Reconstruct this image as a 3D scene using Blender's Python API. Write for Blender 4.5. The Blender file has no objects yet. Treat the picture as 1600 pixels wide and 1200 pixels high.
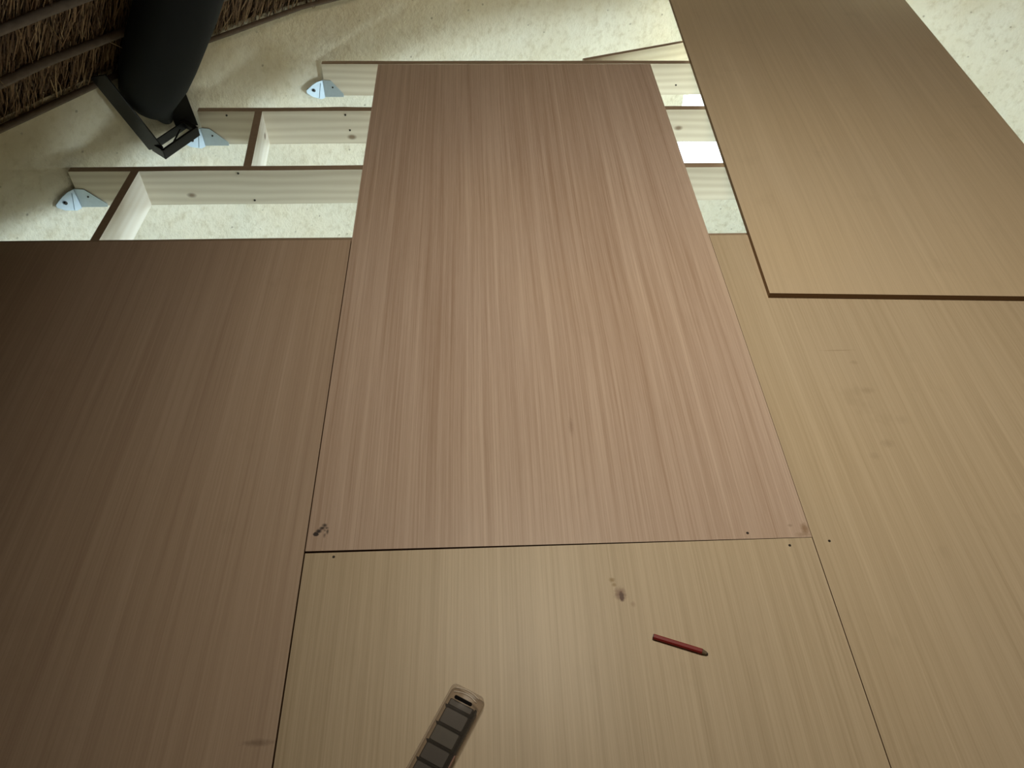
import bpy, bmesh, math, random
from mathutils import Vector, Matrix
random.seed(7)
SC = bpy.context.scene
COL = SC.collection

# ------------------------------------------------------------------ camera
cam_d = bpy.data.cameras.new('camera')
cam_d.sensor_width = 36.0
cam_d.lens = 1226.4 / 1600 * 36
cam_d.clip_start = 0.02
cam = bpy.data.objects.new('camera', cam_d)
COL.objects.link(cam)
cam.matrix_world = Matrix(((0.99886, 0.01917, -0.04366, 0.4150),
                           (-0.04345, 0.74319, -0.66767, -0.9649),
                           (0.01965, 0.66880, 0.74318, 1.6510),
                           (0, 0, 0, 1)))
SC.camera = cam

# ------------------------------------------------------------------ world, light, exposure
world = bpy.data.worlds.new('world')
SC.world = world
world.use_nodes = True
bg = world.node_tree.nodes['Background']
bg.inputs[0].default_value = (0.80, 0.93, 1.0, 1)
bg.inputs[1].default_value = 3.0

def area(name, loc, target, sx, sy, power, colour):
    d = bpy.data.lights.new(name, 'AREA')
    d.shape = 'RECTANGLE'; d.size = sx; d.size_y = sy
    d.energy = power; d.color = colour
    o = bpy.data.objects.new(name, d); COL.objects.link(o)
    o.location = loc
    o.rotation_euler = (Vector(target) - Vector(loc)).to_track_quat('-Z', 'Y').to_euler()
    return o

area('daylight_window', (2.17, 3.50, -0.86), (2.12, 0.0, -0.86), 0.92, 0.80, 165, (0.70, 0.91, 1.0))
area('daylight_doorway', (6.60, -1.60, -1.25), (0.6, 1.6, -0.7), 1.3, 2.0, 380, (0.72, 0.91, 1.0))
area('loft_fill', (0.60, 0.72, 2.18), (1.36, 0.74, 1.52), 0.6, 0.6, 47, (1.0, 0.90, 0.72))  # fill lamp added under the closed thatch to brighten the boards

vs = SC.view_settings
vs.view_transform = 'Standard'; vs.look = 'None'; vs.gamma = 1.0
vs.use_curve_mapping = False
vs.exposure = 0.0

# ------------------------------------------------------------------ helpers
CX, CY, RAD = 2.21, -0.75, 4.09          # the round room
PLATE = 0.235                           # top of the plastered wall above the loft floor
PITCH = math.radians(52)
LOW = -2.35                             # lower room floor

def obj(name, bm, mat=None, parent=None, smooth=False, loc=None):
    me = bpy.data.meshes.new(name)
    bm.normal_update()
    bm.to_mesh(me); bm.free()
    if smooth:
        for p in me.polygons: p.use_smooth = True
    o = bpy.data.objects.new(name, me); COL.objects.link(o)
    if mat: me.materials.append(mat)
    if parent: o.parent = parent
    if loc: o.location = loc
    return o

def tag(o, label=None, cat=None, group=None, kind=None):
    if label: o['label'] = label
    if cat: o['category'] = cat
    if group: o['group'] = group
    if kind: o['kind'] = kind
    return o

def empty(name, loc=(0, 0, 0), rz=0):
    o = bpy.data.objects.new(name, None); COL.objects.link(o)
    o.location = loc; o.rotation_euler = (0, 0, rz); o.empty_display_size = 0.05
    return o

def box(bm, x0, x1, y0, y1, z0, z1, M=None):
    P = [(x0, y0, z0), (x1, y0, z0), (x1, y1, z0), (x0, y1, z0), (x0, y0, z1), (x1, y0, z1), (x1, y1, z1), (x0, y1, z1)]
    v = [bm.verts.new(M @ Vector(p) if M else p) for p in P]
    for f in ((3, 2, 1, 0), (4, 5, 6, 7), (0, 1, 5, 4), (1, 2, 6, 5), (2, 3, 7, 6), (3, 0, 4, 7)):
        bm.faces.new([v[i] for i in f])
    return v

def prism(bm, pts, ax, thick):
    """polygon pts (3D, planar) extruded by vector ax*thick"""
    ax = Vector(ax) * thick
    a = [bm.verts.new(p) for p in pts]; b = [bm.verts.new(Vector(p) + ax) for p in pts]
    bm.faces.new(a); bm.faces.new(list(reversed(b)))
    n = len(pts)
    for i in range(n):
        bm.faces.new((a[i], b[i], b[(i + 1) % n], a[(i + 1) % n]))
    bmesh.ops.recalc_face_normals(bm, faces=bm.faces)

def tube(bm, pts, rads, n=10, cap=True, flat=1.0):
    pts = [Vector(p) for p in pts]; rings = []
    up = Vector((0, 0, 1))
    for i, p in enumerate(pts):
        t = (pts[min(i + 1, len(pts) - 1)] - pts[max(i - 1, 0)]).normalized()
        s = t.cross(up)
        s = s.normalized() if s.length > 1e-4 else Vector((1, 0, 0))
        u = s.cross(t).normalized()
        r = rads[i] if hasattr(rads, '__len__') else rads
        rings.append([bm.verts.new(p + (s * math.cos(a) + u * math.sin(a) * flat) * r) for a in [2 * math.pi * k / n for k in range(n)]])
    for A, B in zip(rings, rings[1:]):
        for k in range(n):
            bm.faces.new((A[k], A[(k + 1) % n], B[(k + 1) % n], B[k]))
    if cap:
        bm.faces.new(list(reversed(rings[0]))); bm.faces.new(rings[-1])
    bmesh.ops.recalc_face_normals(bm, faces=bm.faces)

def bevel(o, w=0.001, seg=2):
    m = o.modifiers.new('bevel', 'BEVEL'); m.width = w; m.segments = seg; m.limit_method = 'ANGLE'
    return o

# ------------------------------------------------------------------ materials
class NT:
    def __init__(s, name):
        s.m = bpy.data.materials.new(name); s.m.use_nodes = True
        s.t = s.m.node_tree; s.b = s.t.nodes['Principled BSDF']
        s.out = s.t.nodes['Material Output']
    def n(s, typ, **kw):
        nd = s.t.nodes.new(typ)
        for k, v in kw.items():
            if k.startswith('_'): setattr(nd, k[1:], v)
        return nd
    def l(s, a, b): s.t.links.new(a, b)
    def coord(s): return s.n('ShaderNodeTexCoord').outputs['Object']
    def mapping(s, vec, scale=(1, 1, 1), loc=(0, 0, 0), rot=(0, 0, 0)):
        m = s.n('ShaderNodeMapping'); m.inputs['Scale'].default_value = scale
        m.inputs['Location'].default_value = loc; m.inputs['Rotation'].default_value = rot
        s.l(vec, m.inputs['Vector']); return m.outputs[0]
    def noise(s, vec, scale=1, detail=3, rough=0.55, dist=0):
        m = s.n('ShaderNodeTexNoise'); m.inputs['Scale'].default_value = scale
        m.inputs['Detail'].default_value = detail; m.inputs['Roughness'].default_value = rough
        m.inputs['Distortion'].default_value = dist
        s.l(vec, m.inputs['Vector']); return m.outputs['Fac']
    def ramp(s, fac, stops):
        r = s.n('ShaderNodeValToRGB'); e = r.color_ramp.elements
        while len(e) < len(stops): e.new(0.5)
        for i, (p, c) in enumerate(stops):
            e[i].position = p; e[i].color = (*c, 1) if len(c) == 3 else c
        s.l(fac, r.inputs[0]); return r.outputs[0]
    def mix(s, fac, a, b, mode='MIX'):
        m = s.n('ShaderNodeMix'); m.data_type = 'RGBA'; m.blend_type = mode
        for inp, v in ((m.inputs[0], fac), (m.inputs[6], a), (m.inputs[7], b)):
            if hasattr(v, 'links') or isinstance(v, bpy.types.NodeSocket): s.l(v, inp)
            elif isinstance(v, (tuple, list)): inp.default_value = (*v[:3], 1)
            else: inp.default_value = v
        return m.outputs[2]
    def math(s, op, a, b=None, clamp=False):
        m = s.n('ShaderNodeMath'); m.operation = op; m.use_clamp = clamp
        for inp, v in ((m.inputs[0], a), (m.inputs[1], b)):
            if v is None: continue
            if isinstance(v, bpy.types.NodeSocket): s.l(v, inp)
            else: inp.default_value = v
        return m.outputs[0]
    def bump(s, h, strength=0.3, dist=0.002):
        b = s.n('ShaderNodeBump'); b.inputs['Strength'].default_value = strength
        b.inputs['Distance'].default_value = dist
        s.l(h, b.inputs['Height']); s.l(b.outputs[0], s.b.inputs['Normal'])
    def fin(s, col=None, rough=None, metal=None, spec=None):
        if col is not None:
            if isinstance(col, bpy.types.NodeSocket): s.l(col, s.b.inputs['Base Color'])
            else: s.b.inputs['Base Color'].default_value = (*col, 1)
        if rough is not None:
            if isinstance(rough, bpy.types.NodeSocket): s.l(rough, s.b.inputs['Roughness'])
            else: s.b.inputs['Roughness'].default_value = rough
        if metal is not None: s.b.inputs['Metallic'].default_value = metal
        if spec is not None: s.b.inputs['Specular IOR Level'].default_value = spec
        return s.m

def ply_mat(name, dark, mid, light, seed, contrast=1.0, spots=(), smudge=0.3, rough=0.42):
    """fine straight-grained veneer, grain along local y; spots = (x, y, rx, ry, strength, colour)"""
    t = NT(name); c = t.coord()
    wob = t.noise(t.mapping(c, (1.3, 0.5, 1), (seed * 3.1, seed, 0)), 1.0, 2)
    wv = t.n('ShaderNodeCombineXYZ'); t.l(t.math('MULTIPLY', t.math('SUBTRACT', wob, 0.5), 0.035), wv.inputs[0])
    va = t.n('ShaderNodeVectorMath'); va.operation = 'ADD'; t.l(c, va.inputs[0]); t.l(wv.outputs[0], va.inputs[1])
    v = va.outputs[0]
    n1 = t.noise(t.mapping(v, (9, 0.25, 1), (seed * 7.7, 0, 0)), 1, 2)
    n2 = t.noise(t.mapping(v, (55, 0.45, 1), (seed * 5.3, 0, 0)), 1, 3, 0.6)
    n3 = t.noise(t.mapping(v, (210, 1.6, 1), (seed * 2.9, 0, 0)), 1, 2, 0.6)
    n4 = t.noise(t.mapping(v, (700, 14, 1), (seed, 0, 0)), 1, 2)
    s = t.math('ADD', t.math('MULTIPLY', n1, 0.20), t.math('MULTIPLY', n2, 0.38))
    s = t.math('ADD', s, t.math('MULTIPLY', n3, 0.30))
    s = t.math('ADD', s, t.math('MULTIPLY', n4, 0.12))
    w = 0.13 / contrast
    col = t.ramp(s, [(0.5 - w, dark), (0.5, mid), (0.5 + w, light)])
    # broad tone drift between pink and yellow veneer
    drift = t.noise(t.mapping(c, (1.1, 0.8, 1), (seed * 1.7, 3, 0)), 1.5, 2)
    col = t.mix(t.math('MULTIPLY', drift, 0.55), col, t.mix(1.0, col, (1.04, 0.97, 0.80), 'MULTIPLY'))
    # handling smudges
    sm = t.noise(t.mapping(c, (3, 2.2, 1), (seed * 4.1, 8, 0)), 2.0, 4, 0.65)
    smf = t.ramp(sm, [(0.60, (0, 0, 0)), (0.78, (1, 1, 1))])
    col = t.mix(t.math('MULTIPLY', smf, smudge), col, t.mix(1.0, col, (0.72, 0.70, 0.66), 'MULTIPLY'))
    dn = t.n('ShaderNodeTexNoise'); dn.inputs['Scale'].default_value = 160; dn.inputs['Detail'].default_value = 2
    t.l(c, dn.inputs['Vector'])
    for (sx, sy, rx, ry, st, sc) in spots:
        m = t.mapping(c, (1 / rx, 1 / ry, 0), (-sx / rx, -sy / ry, 0))
        ln = t.n('ShaderNodeVectorMath'); ln.operation = 'LENGTH'; t.l(m, ln.inputs[0])
        dd = t.math('ADD', ln.outputs['Value'], t.math('MULTIPLY', t.math('SUBTRACT', dn.outputs['Fac'], 0.5), 0.9))
        f = t.math('MULTIPLY', t.math('SUBTRACT', 1.3, dd, True), st, True)
        col = t.mix(f, col, sc)
    t.bump(t.math('ADD', n3, n4), 0.12, 0.0006)
    return t.fin(col, rough, spec=0.35)

def pine_mat(name, seed, base=(0.78, 0.72, 0.59), dark=(0.56, 0.48, 0.36), axis='x'):
    t = NT(name); c = t.coord()
    rot = (0, 0, 0) if axis == 'x' else (0, 0, math.pi / 2)
    v = t.mapping(c, (1, 1, 1), (seed, 0, seed * 0.3), rot)
    w = t.n('ShaderNodeTexNoise'); w.inputs['Scale'].default_value = 2.2; w.inputs['Detail'].default_value = 2
    t.l(t.mapping(v, (0.8, 3, 3)), w.inputs['Vector'])
    bands = t.n('ShaderNodeTexWave'); bands.bands_direction = 'Z'; bands.inputs['Scale'].default_value = 9
    bands.inputs['Distortion'].default_value = 6; bands.inputs['Detail'].default_value = 2; bands.inputs['Detail Scale'].default_value = 0.6
    t.l(t.mapping(v, (0.22, 1, 1)), bands.inputs['Vector'])
    fine = t.noise(t.mapping(v, (3, 160, 160)), 1, 3)
    col = t.mix(t.math('MULTIPLY', bands.outputs['Fac'], 0.55), base, dark)
    col = t.mix(t.math('MULTIPLY', fine, 0.35), col, dark)
    vo = t.n('ShaderNodeTexVoronoi'); vo.inputs['Scale'].default_value = 3.2
    t.l(t.mapping(v, (1, 1.6, 1.6), (seed * 2, 0, 0.4)), vo.inputs['Vector'])
    kn = t.ramp(vo.outputs['Distance'], [(0.035, (1, 1, 1)), (0.075, (0, 0, 0))])
    col = t.mix(t.math('MULTIPLY', kn, 0.8), col, (0.16, 0.09, 0.045))
    t.bump(fine, 0.15, 0.001)
    return t.fin(col, 0.6, spec=0.3)

def plaster_mat(name, base, dark):
    t = NT(name); c = t.coord()
    a = t.noise(c, 3.2, 5, 0.6); b = t.noise(c, 26, 5, 0.65); d = t.noise(t.mapping(c, (1, 1, 0.6)), 70, 3)
    f = t.ramp(a, [(0.35, (0, 0, 0)), (0.72, (1, 1, 1))])
    col = t.mix(t.math('MULTIPLY', f, 0.75), base, dark)
    f2 = t.ramp(b, [(0.50, (0, 0, 0)), (0.72, (1, 1, 1))])
    col = t.mix(t.math('MULTIPLY', f2, 0.55), col, (dark[0] * 0.72, dark[1] * 0.68, dark[2] * 0.6))
    # warm, dim light on the upper wall painted in, broken into uneven streaks
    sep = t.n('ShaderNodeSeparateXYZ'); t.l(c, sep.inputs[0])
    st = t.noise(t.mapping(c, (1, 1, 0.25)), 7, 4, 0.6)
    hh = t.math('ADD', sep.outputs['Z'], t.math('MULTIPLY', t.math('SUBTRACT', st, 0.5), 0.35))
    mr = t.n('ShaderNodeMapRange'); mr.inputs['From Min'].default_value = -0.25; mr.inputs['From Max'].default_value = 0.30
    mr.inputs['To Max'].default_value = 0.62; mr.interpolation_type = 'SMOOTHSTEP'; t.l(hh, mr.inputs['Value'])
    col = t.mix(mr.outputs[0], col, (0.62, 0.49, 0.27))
    vo = t.n('ShaderNodeTexVoronoi'); vo.inputs['Scale'].default_value = 13; t.l(c, vo.inputs['Vector'])
    sp = t.ramp(vo.outputs['Distance'], [(0.04, (1, 1, 1)), (0.09, (0, 0, 0))])
    col = t.mix(t.math('MULTIPLY', sp, 0.55), col, (0.16, 0.12, 0.07))
    t.bump(t.math('ADD', t.math('MULTIPLY', a, 3.0), t.math('ADD', b, t.math('MULTIPLY', d, 0.35))), 0.55, 0.012)
    return t.fin(col, 0.85, spec=0.2)

def simple(name, col, rough=0.5, metal=0.0, spec=0.5, var=0.25, scale=40):
    t = NT(name); c = t.coord(); n = t.noise(c, scale, 4)
    k = t.mix(t.math('MULTIPLY', n, var * 2), col, tuple(x * 0.5 for x in col))
    return t.fin(k, rough, metal, spec)

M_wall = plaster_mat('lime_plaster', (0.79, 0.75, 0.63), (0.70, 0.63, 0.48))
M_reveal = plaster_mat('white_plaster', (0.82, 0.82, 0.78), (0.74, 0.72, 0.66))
M_lowfloor = simple('screed', (0.55, 0.50, 0.42), 0.7, var=0.3, scale=6)
M_joist = [pine_mat('pine_board_%s' % k, s) for k, s in (('plain', 1.3), ('streaked', 4.7), ('knotty', 8.2))]
M_nog = pine_mat('pine_nogging', 6.1, (0.84, 0.78, 0.68), (0.72, 0.64, 0.52), 'y')
M_top = simple('brown_top_face', (0.40, 0.30, 0.21), 0.8, 0, 0.2, 0.3, 60)  # brown colour for the upward faces of joists and noggings
M_black = simple('blackened_pole', (0.0045, 0.0052, 0.0055), 0.7, 0, 0.15, 0.3, 12)
M_steel = simple('black_steel', (0.016, 0.015, 0.014), 0.4, 0.3, 0.4, 0.3, 60)
M_galv = simple('galvanised_steel', (0.52, 0.62, 0.70), 0.42, 0.55, 0.5, 0.15, 90)
M_bolt = simple('dark_bolt', (0.05, 0.045, 0.04), 0.4, 0.8, 0.5, 0.3, 90)
M_nail = simple('dark_nail_head', (0.03, 0.022, 0.016), 0.5, 0.3)
M_edge = simple('board_edge', (0.20, 0.115, 0.055), 0.75, 0, 0.2, 0.35, 220)

# ------------------------------------------------------------------ setting: round wall, lower floor
def wall_shell():
    bm = bmesh.new()
    n = 320; zs = [LOW - 0.1 + i * (PLATE + 0.015 - LOW + 0.1) / 40 for i in range(41)]
    WZ0, WZ1 = -1.27, -0.45
    zs = sorted(set([min(zs, key=lambda q: abs(q - w)) for w in ()] + zs))
    i0 = min(range(41), key=lambda i: abs(zs[i] - WZ0)); zs[i0] = WZ0
    i1 = min(range(41), key=lambda i: abs(zs[i] - WZ1)); zs[i1] = WZ1
    j1 = min(range(41), key=lambda i: abs(zs[i] + 0.40)); 
    rng = random.Random(3)
    th = 0.26
    def hole(k, i):
        a = (k + 0.5) / n * 360
        if WIN0 < a < WIN1 and i0 <= i < i1: return True
        if DOOR0 < a < DOOR1 and i < j1: return True
        return False
    WIN0, WIN1 = 84.0, 97.4
    DOOR0, DOOR1 = 340, 357
    V = {}
    def vert(k, i, s):
        k %= n
        if (k, i, s) not in V:
            a = 2 * math.pi * k / n; r = RAD + s * th
            r += 0.003 * math.sin(a * 9 + zs[i] * 3) * (1 if s == 0 else 0)
            V[(k, i, s)] = bm.verts.new((CX + r * math.cos(a), CY + r * math.sin(a), zs[i]))
        return V[(k, i, s)]
    for k in range(n):
        for i in range(40):
            if hole(k, i): continue
            bm.faces.new((vert(k, i, 0), vert(k, i + 1, 0), vert(k + 1, i + 1, 0), vert(k + 1, i, 0)))
            bm.faces.new((vert(k, i, 1), vert(k + 1, i, 1), vert(k + 1, i + 1, 1), vert(k, i + 1, 1)))
            if hole((k + 1) % n, i): bm.faces.new((vert(k + 1, i, 0), vert(k + 1, i + 1, 0), vert(k + 1, i + 1, 1), vert(k + 1, i, 1)))
            if hole((k - 1) % n, i): bm.faces.new((vert(k, i, 0), vert(k, i, 1), vert(k, i + 1, 1), vert(k, i + 1, 0)))
            if i + 1 < 40 and hole(k, i + 1): bm.faces.new((vert(k, i + 1, 0), vert(k, i + 1, 1), vert(k + 1, i + 1, 1), vert(k + 1, i + 1, 0)))
            if i > 0 and hole(k, i - 1): bm.faces.new((vert(k, i, 0), vert(k + 1, i, 0), vert(k + 1, i, 1), vert(k, i, 1)))
        bm.faces.new((vert(k, 40, 0), vert(k, 40, 1), vert(k + 1, 40, 1), vert(k + 1, 40, 0)))
    bmesh.ops.recalc_face_normals(bm, faces=bm.faces)
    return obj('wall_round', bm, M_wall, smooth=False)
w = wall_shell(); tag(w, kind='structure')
for p in w.data.polygons: p.use_smooth = True
try:
    es = w.modifiers.new('split', 'EDGE_SPLIT'); es.split_angle = math.radians(40)
except Exception: pass

bm = bmesh.new()
bmesh.ops.create_circle(bm, cap_ends=True, segments=96, radius=RAD + 0.2)
bmesh.ops.translate(bm, verts=bm.verts, vec=(CX, CY, LOW))
tag(obj('floor_lower', bm, M_lowfloor), kind='structure')

# window in the lower wall: frame, glazing bars, glass
def polar(a, r, z): 
    a = math.radians(a); return Vector((CX + r * math.cos(a), CY + r * math.sin(a), z))
win = empty('window_1', polar(90.7, RAD + 0.09, -0.86), math.radians(0.7))
tag(win, kind='structure')
M_white = simple('white_window_paint', (0.80, 0.82, 0.82), 0.4, var=0.05)
HW, HH = 0.50, 0.415
for (x0, x1, z0, z1) in ((-HW, -HW + 0.05, -HH, HH), (HW - 0.05, HW, -HH, HH), (-HW + 0.05, HW - 0.05, -HH, -HH + 0.05), (-HW + 0.05, HW - 0.05, HH - 0.05, HH)):
    bm = bmesh.new(); box(bm, x0, x1, -0.025, 0.025, z0, z1); bevel(obj('window_frame', bm, M_white, win), 0.003)
bm = bmesh.new(); box(bm, -0.014, 0.014, -0.018, 0.018, -HH + 0.05, HH - 0.05); bevel(obj('glazing_bar', bm, M_white, win), 0.002)
tg = NT('window_glass'); tg.fin((1, 1, 1), 0.02)
_t = tg.n('ShaderNodeBsdfTransparent'); _g = tg.n('ShaderNodeBsdfGlossy'); _g.inputs['Roughness'].default_value = 0.02
_m = tg.n('ShaderNodeMixShader'); _m.inputs[0].default_value = 0.06
tg.l(_t.outputs[0], _m.inputs[1]); tg.l(_g.outputs[0], _m.inputs[2]); tg.l(_m.outputs[0], tg.out.inputs[0])
for sx in (-1, 1):
    bm = bmesh.new(); xa, xb = sorted((sx * 0.014, sx * (HW - 0.05))); box(bm, xa, xb, -0.002, 0.002, -HH + 0.05, HH - 0.05)
    obj('pane', bm, tg.m, win)

# ------------------------------------------------------------------ setting: thatched roof
tt = NT('thatch_underside'); c = tt.coord()
n1 = tt.noise(c, 30, 4, 0.7)
tt.bump(n1, 0.9, 0.02)
M_thatch = tt.fin(tt.ramp(n1, [(0.3, (0.030, 0.016, 0.007)), (0.6, (0.10, 0.055, 0.024)), (0.8, (0.17, 0.10, 0.05))]), 0.9, spec=0.1)
ts = NT('thatch_straw'); gi = ts.n('ShaderNodeNewGeometry').outputs['Random Per Island']
M_straw = ts.fin(ts.ramp(gi, [(0.0, (0.05, 0.024, 0.010)), (0.45, (0.15, 0.078, 0.034)), (0.8, (0.24, 0.135, 0.062)), (1.0, (0.42, 0.28, 0.14))]), 0.7, spec=0.2)
M_lath = simple('lath_bark', (0.22, 0.16, 0.11), 0.75, 0, 0.2, 0.55, 35)

def cone(r, lift=0.0, ang=0.0):
    """point on the thatch underside; lift = perpendicular distance into the room"""
    z = PLATE + (RAD + 0.0 - r) * math.tan(PITCH)
    rr = r - lift * math.sin(PITCH); zz = z - lift * math.cos(PITCH)
    return Vector((CX + rr * math.cos(ang), CY + rr * math.sin(ang), zz))

bm = bmesh.new(); n = 128; rows = [RAD + 0.30, RAD, 3.4, 2.6, 1.8, 1.0, 0.02]
R_ = [[bm.verts.new(cone(r, -0.035, 2 * math.pi * k / n)) for k in range(n)] for r in rows]
for A, B in zip(R_, R_[1:]):
    for k in range(n): bm.faces.new((A[k], A[(k + 1) % n], B[(k + 1) % n], B[k]))
bm.faces.new(list(reversed(R_[-1])))
R2 = [[bm.verts.new(v.co + Vector((0, 0, 0.30))) for v in row] for row in R_]
for A, B in zip(R2, R2[1:]):
    for k in range(n): bm.faces.new((A[k], B[k], B[(k + 1) % n], A[(k + 1) % n]))
bm.faces.new(R2[-1])
for k in range(n): bm.faces.new((R_[0][k], R2[0][k], R2[0][(k + 1) % n], R_[0][(k + 1) % n]))
bmesh.ops.recalc_face_normals(bm, faces=bm.faces)
roof = obj('ceiling', bm, M_thatch); tag(roof, kind='structure')

# straw strands lying down the slope, in the part of the roof one can see
bm = bmesh.new(); rs = random.Random(11)
for i in range(26000):
    ang = math.radians(rs.uniform(122, 172)); r0 = rs.uniform(2.9, RAD + 0.06)
    L = rs.uniform(0.06, 0.22); h = rs.uniform(-0.03, 0.012) ; wd = rs.uniform(0.0010, 0.0026)
    dang = rs.gauss(0, 0.0045); tilt = rs.gauss(0, 0.004)
    a = cone(r0, h, ang); b = cone(r0 - L * math.cos(PITCH), h + tilt, ang + dang)
    m = (a + b) / 2 + Vector((rs.gauss(0, .003), rs.gauss(0, .003), rs.gauss(0, .003)))
    tdir = Vector((-math.sin(ang), math.cos(ang), 0)) * wd
    va = [bm.verts.new(a - tdir), bm.verts.new(a + tdir), bm.verts.new(m + tdir), bm.verts.new(m - tdir), bm.verts.new(b + tdir * .4), bm.verts.new(b - tdir * .4)]
    bm.faces.new(va[:4]); bm.faces.new((va[3], va[2], va[4], va[5]))
st = obj('thatch_straw', bm, M_straw, roof); tag(st, kind='stuff')
# a few loose stalks that hang away from the thatch
for (ang, r0, dx, dy, dz) in ((139, 3.83, 0.10, 0.03, -0.05), (144, 3.80, 0.05, -0.06, -0.04), (141, 3.93, 0.05, 0.05, -0.05), (147, 3.86, 0.05, -0.03, -0.05)):
    bm = bmesh.new(); a = cone(r0, 0.01, math.radians(ang)); tube(bm, [a, a + Vector((dx, dy, dz)) * .5 + Vector((0, 0, .008)), a + Vector((dx, dy, dz))], 0.0009, 4)
    obj('loose_straw', bm, simple('loose_straw', (0.55, 0.36, 0.16), 0.6), roof)

# horizontal laths tied under the thatch
lr = random.Random(5)
r = RAD - 0.012
lath_r = [RAD - 0.006, RAD - 0.165, RAD - 0.33] + [RAD - 0.33 - 0.18 * k for k in range(1, 20)]
for q, r in enumerate(lath_r):
    bm = bmesh.new(); pts = []; rad = []
    base = 0.0145 if q else 0.0125
    N = 90
    for k in range(N + 1):
        a = 2 * math.pi * k / N
        wob = 0.007 * math.sin(a * 11 + q * 2) + lr.gauss(0, 0.0025)
        pts.append(cone(r + wob * .6, 0.018 + lr.gauss(0, 0.0015), a)); rad.append(base * (1 + 0.18 * math.sin(a * 5 + q) + lr.gauss(0, 0.05)))
    pts[-1] = pts[0]; rad[-1] = rad[0]
    tube(bm, pts, rad, 8, cap=False)
    obj('lath', bm, M_lath, roof, smooth=True)

# ------------------------------------------------------------------ joists and noggings
JT = -0.018; JB = -0.168; JW = 0.030
def chord_left(y, rr=RAD - 0.03):
    return CX - math.sqrt(max(rr * rr - (y - CY) ** 2, 0.01))
XT = 2.515
jy = [(2.494, -0.256), (2.083, -0.712), (1.650, -1.088), (1.207, None), (-0.004, None)]
ordinal = ['farthest pine floor joist, right behind the far end of the long middle board',
           'second farthest pine floor joist, its left end just below the black rafter foot',
           'third farthest pine floor joist, with nail heads, in front of the left metal bracket',
           'pine floor joist under the far edge of the dark left board',
           'pine floor joist under the crosswise joint between the two middle boards']
for i, (y, xl) in enumerate(jy):
    x0 = xl if xl is not None else chord_left(y, RAD - 0.05)
    x1 = XT - 0.001
    j = empty('floor_joist', (x0, y, 0)); tag(j, ordinal[i], 'joist', 'pine joists of the loft floor')
    bm = bmesh.new(); L = x1 - x0; nn = 60
    rj = random.Random(i)
    # a long board with slightly waney top edge
    sec = []
    for k in range(nn + 1):
        xx = L * k / nn; wz = 0
        top0 = -JW / 2
        bulge = 0.004 * math.exp(-((xx - (0.57 if i == 1 else 9)) / 0.06) ** 2)
        ya, yb = -JW / 2 + 0.0008 * math.sin(k * .7 + i), JW / 2 + bulge + 0.0008 * math.sin(k * .5 + i * 2)
        endcut = 0.0
        sec.append([bm.verts.new((xx, ya, JT)), bm.verts.new((xx, yb, JT)), bm.verts.new((xx - (0.0 if k else 0.004), yb, JB)), bm.verts.new((xx - (0.0 if k else 0.004), ya, JB))])
    for A, B in zip(sec, sec[1:]):
        for q in range(4): bm.faces.new((A[q], A[(q + 1) % 4], B[(q + 1) % 4], B[q]))
    bm.faces.new(sec[0]); bm.faces.new(list(reversed(sec[-1])))
    bmesh.ops.recalc_face_normals(bm, faces=bm.faces)
    for f in bm.faces:
        if f.normal.z > 0.9: f.material_index = 1
    obj('board', bm, M_joist[i % 3], j).data.materials.append(M_top)
    # nail heads on the near face
    nails = {0: [(0.05 + 1.57, -0.12)], 1: [(0.115, -0.035), (0.60, -0.035), (0.61, -0.105)], 2: [(0.62, -0.030), (0.655, -0.150)]}.get(i, [])
    for (nx, nz) in nails:
        bm = bmesh.new(); bmesh.ops.create_cone(bm, cap_ends=True, segments=10, radius1=0.0042, radius2=0.0038, depth=0.003, matrix=Matrix.Translation((nx, -JW / 2 - 0.0012, nz)) @ Matrix.Rotation(math.pi / 2, 4, 'X'))
        obj('nail', bm, M_nail, j)

def nogging(x, y0, y1, lab, tilt=0.0):
    bm = bmesh.new(); box(bm, -JW / 2, JW / 2, y0 + JW / 2 + 0.001, y1 - JW / 2 - 0.001, JB, JT)
    for v in bm.verts: v.co.x += tilt * (v.co.y - y0)
    bm.normal_update()
    for f in bm.faces:
        if f.normal.z > 0.9: f.material_index = 1
    o = obj('nogging', bm, M_nog, loc=(x, 0, 0)); o.data.materials.append(M_top)
    tag(o, lab, 'nogging', None); return o
nogging(-0.436, 1.650, 2.083, 'short pine nogging between second and third farthest joists, below the black pole', -0.065)
nogging(-0.866, 1.207, 1.650, 'short pine nogging running under the left board, beside the left bracket', 0.05)
bm = bmesh.new(); box(bm, XT, XT + 0.034, -0.90, 2.509, JB, JT)
tag(obj('trimmer_joist', bm, M_nog), 'pine edge joist closing the open right side of the loft floor', 'joist')
def batten(x, y0, y1, lab):  # unseen strip added beneath a seam to stop light leaking up
    bm = bmesh.new(); box(bm, -0.019, 0.019, y0, y1, JB + 0.05, JT - 0.0005)
    tag(obj('seam_light_stop', bm, M_nog, loc=(x, 0, 0)), lab, 'batten')
batten(0.0, 0.013, 1.190, 'added light-stopping batten under the seam between dark left board and long middle board')
batten(0.0, -2.0, -0.021, 'added light-stopping batten under the seam between dark left board and front board')
batten(1.2195, 0.013, 1.190, 'added light-stopping batten under the seam between long middle board and right board')
batten(1.2195, -2.0, -0.021, 'added light-stopping batten under the open seam between front board and right board')
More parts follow.
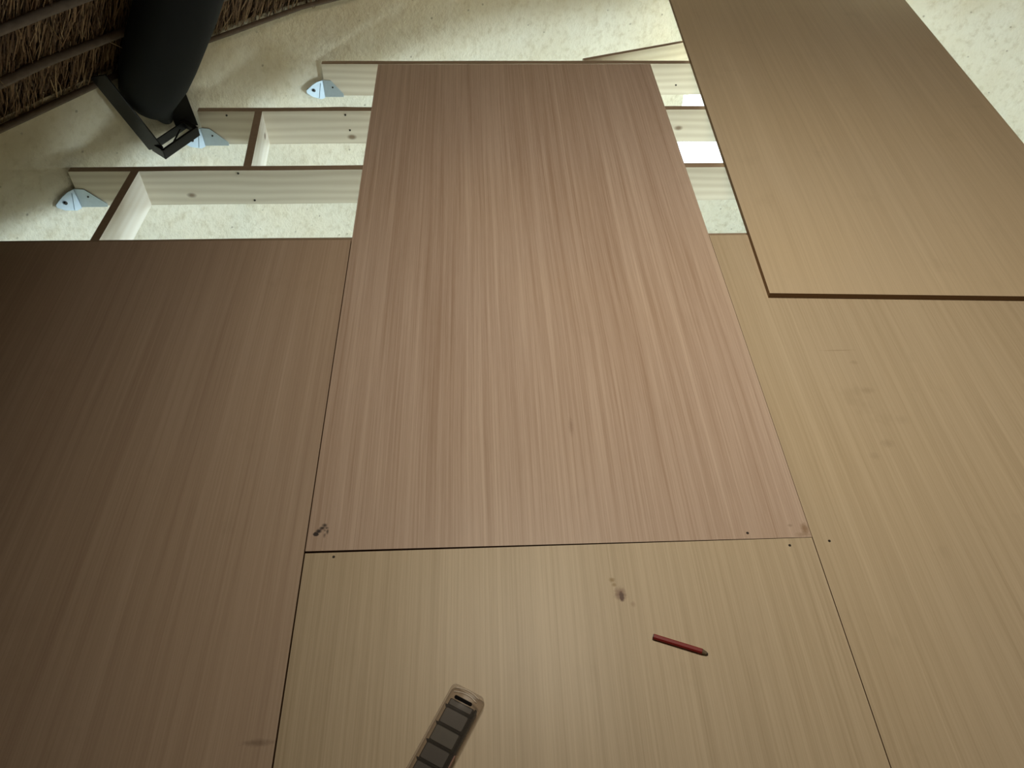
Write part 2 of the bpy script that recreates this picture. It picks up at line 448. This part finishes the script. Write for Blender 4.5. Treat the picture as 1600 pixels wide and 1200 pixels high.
# angled timber behind the farthest joist
bm = bmesh.new(); d = Vector((0.940, 0.342, 0)).normalized(); nrm = Vector((-d.y, d.x, 0))
p0 = Vector((0.93, 2.512, 0)); L = 0.84
A = p0; B = p0 + d * L
prism(bm, [(A.x, A.y, JT), (B.x, B.y, JT), (B.x, B.y, JB), (A.x, A.y, JB)], nrm, 0.020)
bm.normal_update()
for f in bm.faces:
    if f.normal.z > 0.9: f.material_index = 1
ao = obj('angled_joist', bm, M_joist[0]); ao.data.materials.append(M_top)
tag(ao, 'thin angled pine timber running back to the wall behind the farthest joist', 'joist')

# ------------------------------------------------------------------ wall brackets
def bracket(xe, yf, lab, s1=1.0):
    root = empty('wall_bracket', (xe, yf, 0)); tag(root, lab, 'bracket', 'galvanised wall brackets at the joist ends')
    T = 0.003
    bm = bmesh.new()
    fx = -0.008
    pts = [(fx, -T, -0.090), (0.030, -T, -0.093), (0.094 * s1, -T, -0.158), (0.092 * s1, -T, -0.172), (fx - 0.006, -T, -0.172)]
    prism(bm, pts, (0, 1, 0), T); bevel(obj('joist_flange', bm, M_galv, root), 0.0006)
    # flange on the wall: folded towards the room along the wall's tangent
    ang = math.atan2(yf - CY, xe - CX)
    tan = Vector((math.sin(ang), -math.cos(ang), 0)); tan = -tan if tan.y > 0 else tan
    nrm = Vector((-math.cos(ang), -math.sin(ang), 0))
    o = Vector((fx, -T, 0))
    pl = [(0, -0.090, 0), (0.030, -0.090, 0), (0.052, -0.096, 0), (0.086, -0.112, 0), (0.086, -0.124, 0), (0.062, -0.150, 0), (0.020, -0.175, 0), (0.0, -0.175, 0)]
    P = [o + tan * a + Vector((0, 0, z)) for a, z, _ in pl]
    bm = bmesh.new(); prism(bm, P, nrm, T); bevel(obj('wall_flange', bm, M_galv, root), 0.0006)
    # pressed stiffening crease
    bm = bmesh.new(); q = [o + tan * 0.012 + Vector((0, 0, -0.100)), o + tan * 0.030 + Vector((0, 0, -0.165)), o + tan * 0.018 + Vector((0, 0, -0.168))]
    q = [v + nrm * T for v in q]; prism(bm, q, nrm, 0.003); obj('crease', bm, M_galv, root)
    # bolt
    c0 = o + tan * 0.052 + Vector((0, 0, -0.120)) + nrm * (T)
    bm = bmesh.new()
    mrot = nrm.to_track_quat('Z', 'Y').to_matrix().to_4x4()
    bmesh.ops.create_cone(bm, cap_ends=True, segments=14, radius1=0.0085, radius2=0.008, depth=0.002, matrix=Matrix.Translation(c0 + nrm * 0.001) @ mrot)
    obj('washer', bm, M_galv, root)
    bm = bmesh.new(); bmesh.ops.create_cone(bm, cap_ends=True, segments=6, radius1=0.0068, radius2=0.006, depth=0.009, matrix=Matrix.Translation(c0 + nrm * 0.006) @ mrot)
    b = obj('bolt', bm, M_bolt, root)
    bm = bmesh.new(); bmesh.ops.create_cone(bm, cap_ends=True, segments=10, radius1=0.004, radius2=0.0035, depth=0.003, matrix=Matrix.Translation((0.035, -T - 0.001, -0.125)) @ Matrix.Rotation(math.pi / 2, 4, 'X'))
    obj('screw', bm, M_bolt, root)
    return root
bracket(-1.088, 1.650 - JW / 2 - 0.0015, 'leftmost galvanised bracket with dark bolt, at the third farthest joist end')
bracket(-0.712, 2.083 - JW / 2 - 0.0015, 'blue-grey galvanised bracket half hidden behind the black steel shoe')
bracket(-0.256, 2.494 - JW / 2 - 0.0015, 'rightmost and farthest galvanised bracket, at the farthest joist end', 0.85)

# ------------------------------------------------------------------ blackened rafter pole with its steel shoe
raf = empty('rafter_pole', (-0.80, 1.98, 0.0)); tag(raf, 'thick black roof pole coming down to a steel shoe at the wall', 'roof pole')
bm = bmesh.new()
u = Vector((CX + 0.83, CY - 2.03, 0)).normalized(); tp = math.tan(PITCH)
axis = [(-0.03, 0.045, 0.030), (0.01, 0.015, 0.052), (0.05, -0.022, 0.082), (0.10, -0.036, 0.106), (0.17, -0.028, 0.121), (0.25, -0.018, 0.125), (0.42, 0.0, 0.126), (0.7, 0.01, 0.126), (1.1, 0.02, 0.125), (1.8, 0.02, 0.122), (3.7, 0.02, 0.115)]
n = 28; rings = []; rr = random.Random(2)
B0 = Vector((-0.845, 1.985, 0.03))
slope = Vector((u.x, u.y, tp)).normalized(); side = slope.cross(Vector((0, 0, 1))).normalized(); up = side.cross(slope).normalized()
for (t, off, rd) in axis:
    c0 = B0 + Vector((u.x * t, u.y * t, t * tp)) + Vector((off, 0, 0))
    rings.append([bm.verts.new(c0 + (side * math.cos(a) + up * math.sin(a)) * rd * (1 + 0.03 * math.sin(3 * a + t * 4)) - raf.location) for a in [2 * math.pi * k / n for k in range(n)]])
for A, B in zip(rings, rings[1:]):
    for k in range(n): bm.faces.new((A[k], A[(k + 1) % n], B[(k + 1) % n], B[k]))
bm.faces.new(list(reversed(rings[0]))); bm.faces.new(rings[-1])
bmesh.ops.recalc_face_normals(bm, faces=bm.faces)
obj('pole', bm, M_black, raf, smooth=True)
# steel shoe: a rectangular band under the pole foot
Lc, Fc = Vector((-0.856, 1.862, 0)), Vector((-0.788, 1.800, 0))
e1 = (Fc - Lc).normalized(); e2 = Vector((0.47, 0.88, 0)).normalized()
W1, W2 = 0.092, 0.200
z0, z1, T = -0.072, -0.038, 0.006
def shoe_bar(a, b, name='shoe_band', zz0=z0, zz1=z1, t=T):
    d = (b - a).normalized(); nn = Vector((-d.y, d.x, 0)) * t
    bm = bmesh.new(); o = raf.location
    prism(bm, [Vector((a.x, a.y, zz0)) - o, Vector((b.x, b.y, zz0)) - o, Vector((b.x, b.y, zz1)) - o, Vector((a.x, a.y, zz1)) - o], nn.normalized(), t)
    return bevel(obj(name, bm, M_steel, raf), 0.001)
P1 = Lc; P2 = Lc + e1 * W1; P3 = P2 + e2 * W2; P4 = P1 + e2 * W2
shoe_bar(P1, P2); shoe_bar(P2, P3); shoe_bar(P3, P4); shoe_bar(P4, P1)
# flat lip along the band
def lip(a, b, w):
    d = (b - a).normalized(); nn = Vector((-d.y, d.x, 0)); o = raf.location
    bm = bmesh.new()
    q = [a, b, b + nn * w, a + nn * w]
    prism(bm, [Vector((v.x, v.y, z1)) - o for v in q], (0, 0, 1), 0.004); obj('shoe_lip', bm, M_steel, raf)
lip(P2, P3, 0.012); lip(P1, P2, 0.010); lip(P3, P4, 0.020)
# rod inside the shoe
bm = bmesh.new(); o = raf.location
a = P2 + e2 * 0.03 - e1 * 0.012; b = P2 + e2 * 0.14 - e1 * 0.05
tube(bm, [Vector((a.x, a.y, -0.060)) - o, Vector((b.x, b.y, -0.035)) - o], 0.0035, 8); obj('shoe_rod', bm, M_steel, raf)
# flat strap from the shoe up to the top of the wall
def bar3(a, b, wid, thick, widdir, name):
    a = Vector(a); b = Vector(b); w = Vector(widdir).normalized() * wid; t = (b - a).cross(w).normalized()
    bm = bmesh.new(); o = raf.location
    prism(bm, [a - o, b - o, b + w - o, a + w - o], t, thick); return bevel(obj(name, bm, M_steel, raf), 0.001)
bar3((-0.868, 1.862, -0.068), (-0.955, 1.800, 0.262), 0.080, 0.006, (0.70, -0.3, 0.25), 'strap')
bar3((-0.795, 2.015, -0.070), (-0.815, 2.035, 0.085), 0.085, 0.006, (0.75, 0.25, 0.05), 'shoe_upright')

# ------------------------------------------------------------------ boards
def clip_circle(poly, rr=RAD - 0.035):
    out = []
    m = 24; pts = []
    for i in range(len(poly)):
        a = Vector(poly[i]); b = Vector(poly[(i + 1) % len(poly)])
        for k in range(m): pts.append(a + (b - a) * (k / m))
    for p in pts:
        q = p - Vector((CX, CY))
        if q.length > rr: q = q.normalized() * rr
        q = q + Vector((CX, CY))
        if not out or (q - out[-1]).length > 1e-4: out.append(q)
    return out

M_tan = [(0.44, 0.352, 0.245), (0.54, 0.445, 0.325), (0.63, 0.53, 0.40)]
M_pink = [(0.42, 0.302, 0.235), (0.52, 0.398, 0.33), (0.62, 0.495, 0.42)]
M_drk = [(0.41, 0.30, 0.235), (0.50, 0.385, 0.305), (0.59, 0.47, 0.385)]
ink = (0.045, 0.033, 0.030)
ply_mid = ply_mat('veneer_middle', *M_pink, 1.0, 1.15, [
    (0.020, 0.046, .006, .005, 3, ink), (0.026, 0.054, .007, .006, 1.2, ink), (0.033, 0.062, .007, .005, 1.0, ink), (0.038, 0.070, .006, .005, .9, ink),
    (0.044, 0.062, .005, .003, .8, ink), (0.047, 0.052, .003, .007, .8, ink), (0.041, 0.042, .003, .006, .6, ink), (0.040, 0.056, .003, .003, .6, ink),
    (1.208, 0.024, .010, .016, .7, (0.24, 0.14, 0.065)), (1.20, 0.008, .02, .006, .4, (0.24, 0.16, 0.09)), (1.175, 0.034, .006, .004, .4, (0.2, 0.13, 0.08)),
    (0.665, 0.36, .006, .030, .35, (0.22, 0.13, 0.08))], 0.15)
ply_front = ply_mat('veneer_front', *M_tan, 2.0, 0.9, [
    (0.732, 2.306, .013, .016, 1.0, (0.22, 0.12, 0.075)), (0.734, 2.300, .005, .011, 2.0, (0.10, 0.045, 0.022)), (0.717, 2.342, .007, .006, .9, (0.30, 0.20, 0.08)),
    (0.720, 2.330, .005, .005, .9, (0.32, 0.22, 0.10)), (0.757, 2.28, .006, .007, .45, (0.3, 0.19, 0.11))], 0.25)
ply_left = ply_mat('veneer_left', *M_drk, 3.0, 0.75, [(1.185, 0.49, .030, .007, .45, (0.12, 0.075, 0.05))], 0.35)
ply_right = ply_mat('veneer_right', *M_tan, 4.0, 0.7, [
    (0.30, 1.72, .022, .012, .26, (0.26, 0.19, 0.12)), (0.30, 1.83, .012, .008, .25, (0.26, 0.19, 0.12)), (0.36, 1.61, .02, .015, .14, (0.26, 0.19, 0.12)),
    (0.29, 1.53, .018, .014, .24, (0.24, 0.17, 0.11)), (0.24, 1.49, .012, .012, .2, (0.24, 0.17, 0.11)), (0.27, 1.88, .05, .003, .3, (0.26, 0.17, 0.1))], 0.55)
ply_loose = ply_mat('veneer_loose', *[tuple(x * 1.1 for x in q) for q in M_tan], 5.0, 0.5, (), 0.3)

def sheet(name_label, poly, loc, mat, th=0.0178, clip=True, rz=0.0, cat='board'):
    root_poly = [Vector(p) for p in poly]
    pts = clip_circle([Vector((p[0] + loc[0], p[1] + loc[1])) for p in poly]) if clip else [p + Vector((loc[0], loc[1])) for p in root_poly]
    bm = bmesh.new()
    b = [bm.verts.new((p.x - loc[0], p.y - loc[1], -th)) for p in pts]
    t = [bm.verts.new((p.x - loc[0], p.y - loc[1], 0)) for p in pts]
    ft = bm.faces.new(t); fb = bm.faces.new(list(reversed(b)))
    for i in range(len(pts)):
        f = bm.faces.new((b[i], b[(i + 1) % len(pts)], t[(i + 1) % len(pts)], t[i])); f.material_index = 1
    bmesh.ops.recalc_face_normals(bm, faces=bm.faces)
    o = obj('plywood_sheet', bm, mat, loc=loc); o.data.materials.append(M_edge)
    tag(o, name_label, cat); return o
G = 0.0008
s_mid = sheet('long reddish plywood sheet laid in the middle, its far end on the farthest joist', [(0.0008, 0.0), (1.2190, 0.0), (1.2190, 2.44), (0.0008, 2.44)], (0, 0, 0), ply_mid, clip=False)
s_front = sheet('pale plywood sheet nearest the camera, with the red pencil lying on it', [(0.0025, 0.0), (1.2180, 0.0), (1.2180, 2.4342 + 0.0045), (0.0015, 2.4342)], (0, -2.44, 0), ply_front)
s_left = sheet('dark brown plywood sheet filling the left side of the floor', [(0, 0), (1.2185, 0), (1.2185, 2.105), (0, 2.113)], (-1.2205, -0.92, 0), ply_left)
s_right = sheet('pale plywood sheet at the right, nailed down under the loose one', [(0, 0), (1.22, 0), (1.22, 2.44), (0, 2.44)], (1.2202, -1.252, 0), ply_right)
ly = sheet('loose plywood sheet lying askew on top at the upper right', [(0, 0), (1.22, 0), (1.22, 2.36), (0, 2.36)], (1.340, 0.864, 0.0205), ply_loose, clip=False)
ly.rotation_euler = (math.radians(-0.28), 0, math.radians(-2.3))

def nail(sheet_o, x, y):
    bm = bmesh.new(); bmesh.ops.create_cone(bm, cap_ends=True, segments=12, radius1=0.0036, radius2=0.0030, depth=0.0014, matrix=Matrix.Translation((x - sheet_o.location.x, y - sheet_o.location.y, 0.0003)))
    obj('nail', bm, M_nail, sheet_o)
for (so, x, y) in ((s_mid, 1.064, 0.016), (s_front, 1.158, -0.021), (s_right, 1.258, -0.012), (s_front, 0.069, -0.017)):
    nail(so, x, y)

# ------------------------------------------------------------------ pencil
pa, pb = Vector((0.789, -0.2385, 0)), Vector((0.903, -0.281, 0))
pen = empty('pencil', pa, math.atan2(pb.y - pa.y, pb.x - pa.x)); tag(pen, 'red carpenter pencil lying on the pale front sheet', 'pencil')
PL = (pb - pa).length
M_red = simple('red_lacquer', (0.24, 0.012, 0.011), 0.5, var=0.12)
M_wood = simple('cut_wood', (0.20, 0.15, 0.09), 0.7, var=0.4, scale=200)
M_lead = simple('graphite', (0.05, 0.05, 0.05), 0.4)
def oct_ring(bm, x, hw, hh, zc, yc=0):
    pr = [(-hw, -hh * .4), (-hw * .55, -hh), (hw * .55, -hh), (hw, -hh * .4), (hw, hh * .4), (hw * .55, hh), (-hw * .55, hh), (-hw, hh * .4)]
    return [bm.verts.new((x, yc + a, zc + b)) for a, b in pr]
def loft(bm, rings, cap=True):
    n = len(rings[0])
    for A, B in zip(rings, rings[1:]):
        for k in range(n): bm.faces.new((A[k], A[(k + 1) % n], B[(k + 1) % n], B[k]))
    if cap: bm.faces.new(rings[0]); bm.faces.new(rings[-1])
    bmesh.ops.recalc_face_normals(bm, faces=bm.faces)
bm = bmesh.new(); loft(bm, [oct_ring(bm, 0.0015, .0058, .0040, .0041), oct_ring(bm, PL - .013, .0058, .0040, .0041)]); bevel(obj('body', bm, M_red, pen), 0.0004)
bm = bmesh.new(); loft(bm, [oct_ring(bm, 0.0, .0052, .0036, .0041), oct_ring(bm, 0.0016, .0052, .0036, .0041)]); obj('end_cap', bm, M_lead, pen)
bm = bmesh.new(); loft(bm, [oct_ring(bm, PL - .013, .0055, .0038, .0041), oct_ring(bm, PL - .003, .0036, .0024, .0032, -.001)]); obj('tip', bm, M_wood, pen)
bm = bmesh.new(); loft(bm, [oct_ring(bm, PL - .003, .0026, .0018, .0030, -.001), oct_ring(bm, PL, .0018, .0012, .0026, -.001)]); obj('lead', bm, M_lead, pen)

# ------------------------------------------------------------------ clear plastic case with dark compartments
ct = NT('clear_plastic'); ct.b.inputs['Base Color'].default_value = (0.78, 0.70, 0.62, 1)
ct.b.inputs['Roughness'].default_value = 0.12; ct.b.inputs['IOR'].default_value = 1.45
tr = ct.n('ShaderNodeBsdfTransparent'); tr.inputs[0].default_value = (0.86, 0.83, 0.80, 1)
mx = ct.n('ShaderNodeMixShader'); lw = ct.n('ShaderNodeLayerWeight'); lw.inputs[0].default_value = 0.35
f = ct.math('ADD', ct.math('MULTIPLY', lw.outputs['Facing'], 0.50), 0.05, True)
ct.l(f, mx.inputs[0]); ct.l(tr.outputs[0], mx.inputs[1]); ct.l(ct.b.outputs[0], mx.inputs[2]); ct.l(mx.outputs[0], ct.out.inputs[0])
ct.b.inputs['Specular IOR Level'].default_value = 0.5
M_clear = ct.m
M_cell = simple('dark_smoky_block', (0.024, 0.020, 0.021), 0.5, var=0.6, scale=60)
M_cell2 = simple('grey_smoky_block', (0.055, 0.055, 0.048), 0.5, var=0.6, scale=60)
M_sep = simple('black_divider', (0.006, 0.005, 0.005), 0.8, 0, 0.1)
M_pinkp = simple('pink_plastic', (0.45, 0.20, 0.17), 0.5)

case = empty('clear_case', (0.3865, -0.3470, 0), math.radians(-90 - 29)); 
tag(case, 'clear plastic case with dark square compartments at the bottom edge', 'case')
# local x runs along the case away from its far end, y across
CW, CL, CH = 0.0385, 0.24, 0.026
def rrect(hx0, hx1, hy, rad, z, bm, n=5):
    pts = []
    for (cx, cy, a0) in ((hx1 - rad, hy - rad, 0), (hx0 + rad, hy - rad, 90), (hx0 + rad, -hy + rad, 180), (hx1 - rad, -hy + rad, 270)):
        for k in range(n + 1):
            a = math.radians(a0 + 90 * k / n); pts.append(bm.verts.new((cx + rad * math.cos(a), cy + rad * math.sin(a), z)))
    return pts
bm = bmesh.new()
loft(bm, [rrect(0.003, CL - .003, CW - .003, .009, 0.0006, bm), rrect(0, CL, CW, .011, .004, bm), rrect(0.001, CL - .001, CW - .001, .011, CH - .006, bm), rrect(0.005, CL - .005, CW - .005, .010, CH - .001, bm), rrect(0.009, CL - .009, CW - .009, .008, CH, bm)])
shell = obj('shell', bm, M_clear, case, smooth=True)
# moulded end ribs (pale rings at the far end)
for (rx, rw) in ((0.012, 0.028), (0.020, 0.026)):
    bm = bmesh.new()
    tube(bm, [(rx + 0.006 * (1 - (2 * k / 14 - 1) ** 2) * -1, -rw + 2 * rw * k / 14, CH + 0.0005) for k in range(15)], 0.0013, 6)
    obj('rim_rib', bm, simple('pale_rib', (0.70, 0.60, 0.50), 0.3, var=0.1), case, smooth=True)
bm = bmesh.new(); loft(bm, [rrect(0.024, 0.031, 0.020, .0034, CH - .002, bm), rrect(0.024, 0.031, 0.020, .0034, CH + .0006, bm)]); 
obj('hang_slot', bm, M_sep, case)
xs = [0.029, 0.048, 0.086, 0.124, 0.162, 0.200, 0.232]
for k in range(len(xs) - 1):
    a, b = xs[k], xs[k + 1]
    bm = bmesh.new()
    loft(bm, [rrect(a + .0015, b - .0015, 0.0275, .003, .004, bm), rrect(a + .0015, b - .0015, .0275, .003, CH - .010, bm), rrect(a + .004, b - .004, .0245, .003, CH - .006, bm)])
    obj('compartment', bm, (M_cell, M_cell, M_cell2)[k % 3], case, smooth=False)
    if k:
        bm = bmesh.new(); box(bm, a - .0010, a + .0010, -.030, .030, .004, CH - .0035); obj('divider', bm, M_sep, case)
bm = bmesh.new(); box(bm, 0.03, 0.215, 0.0285, 0.0325, .004, CH - .008); obj('side_rail', bm, M_sep, case)
bm = bmesh.new(); box(bm, 0.125, 0.150, 0.0335, 0.0360, .004, CH - .012); obj('latch', bm, M_pinkp, case)
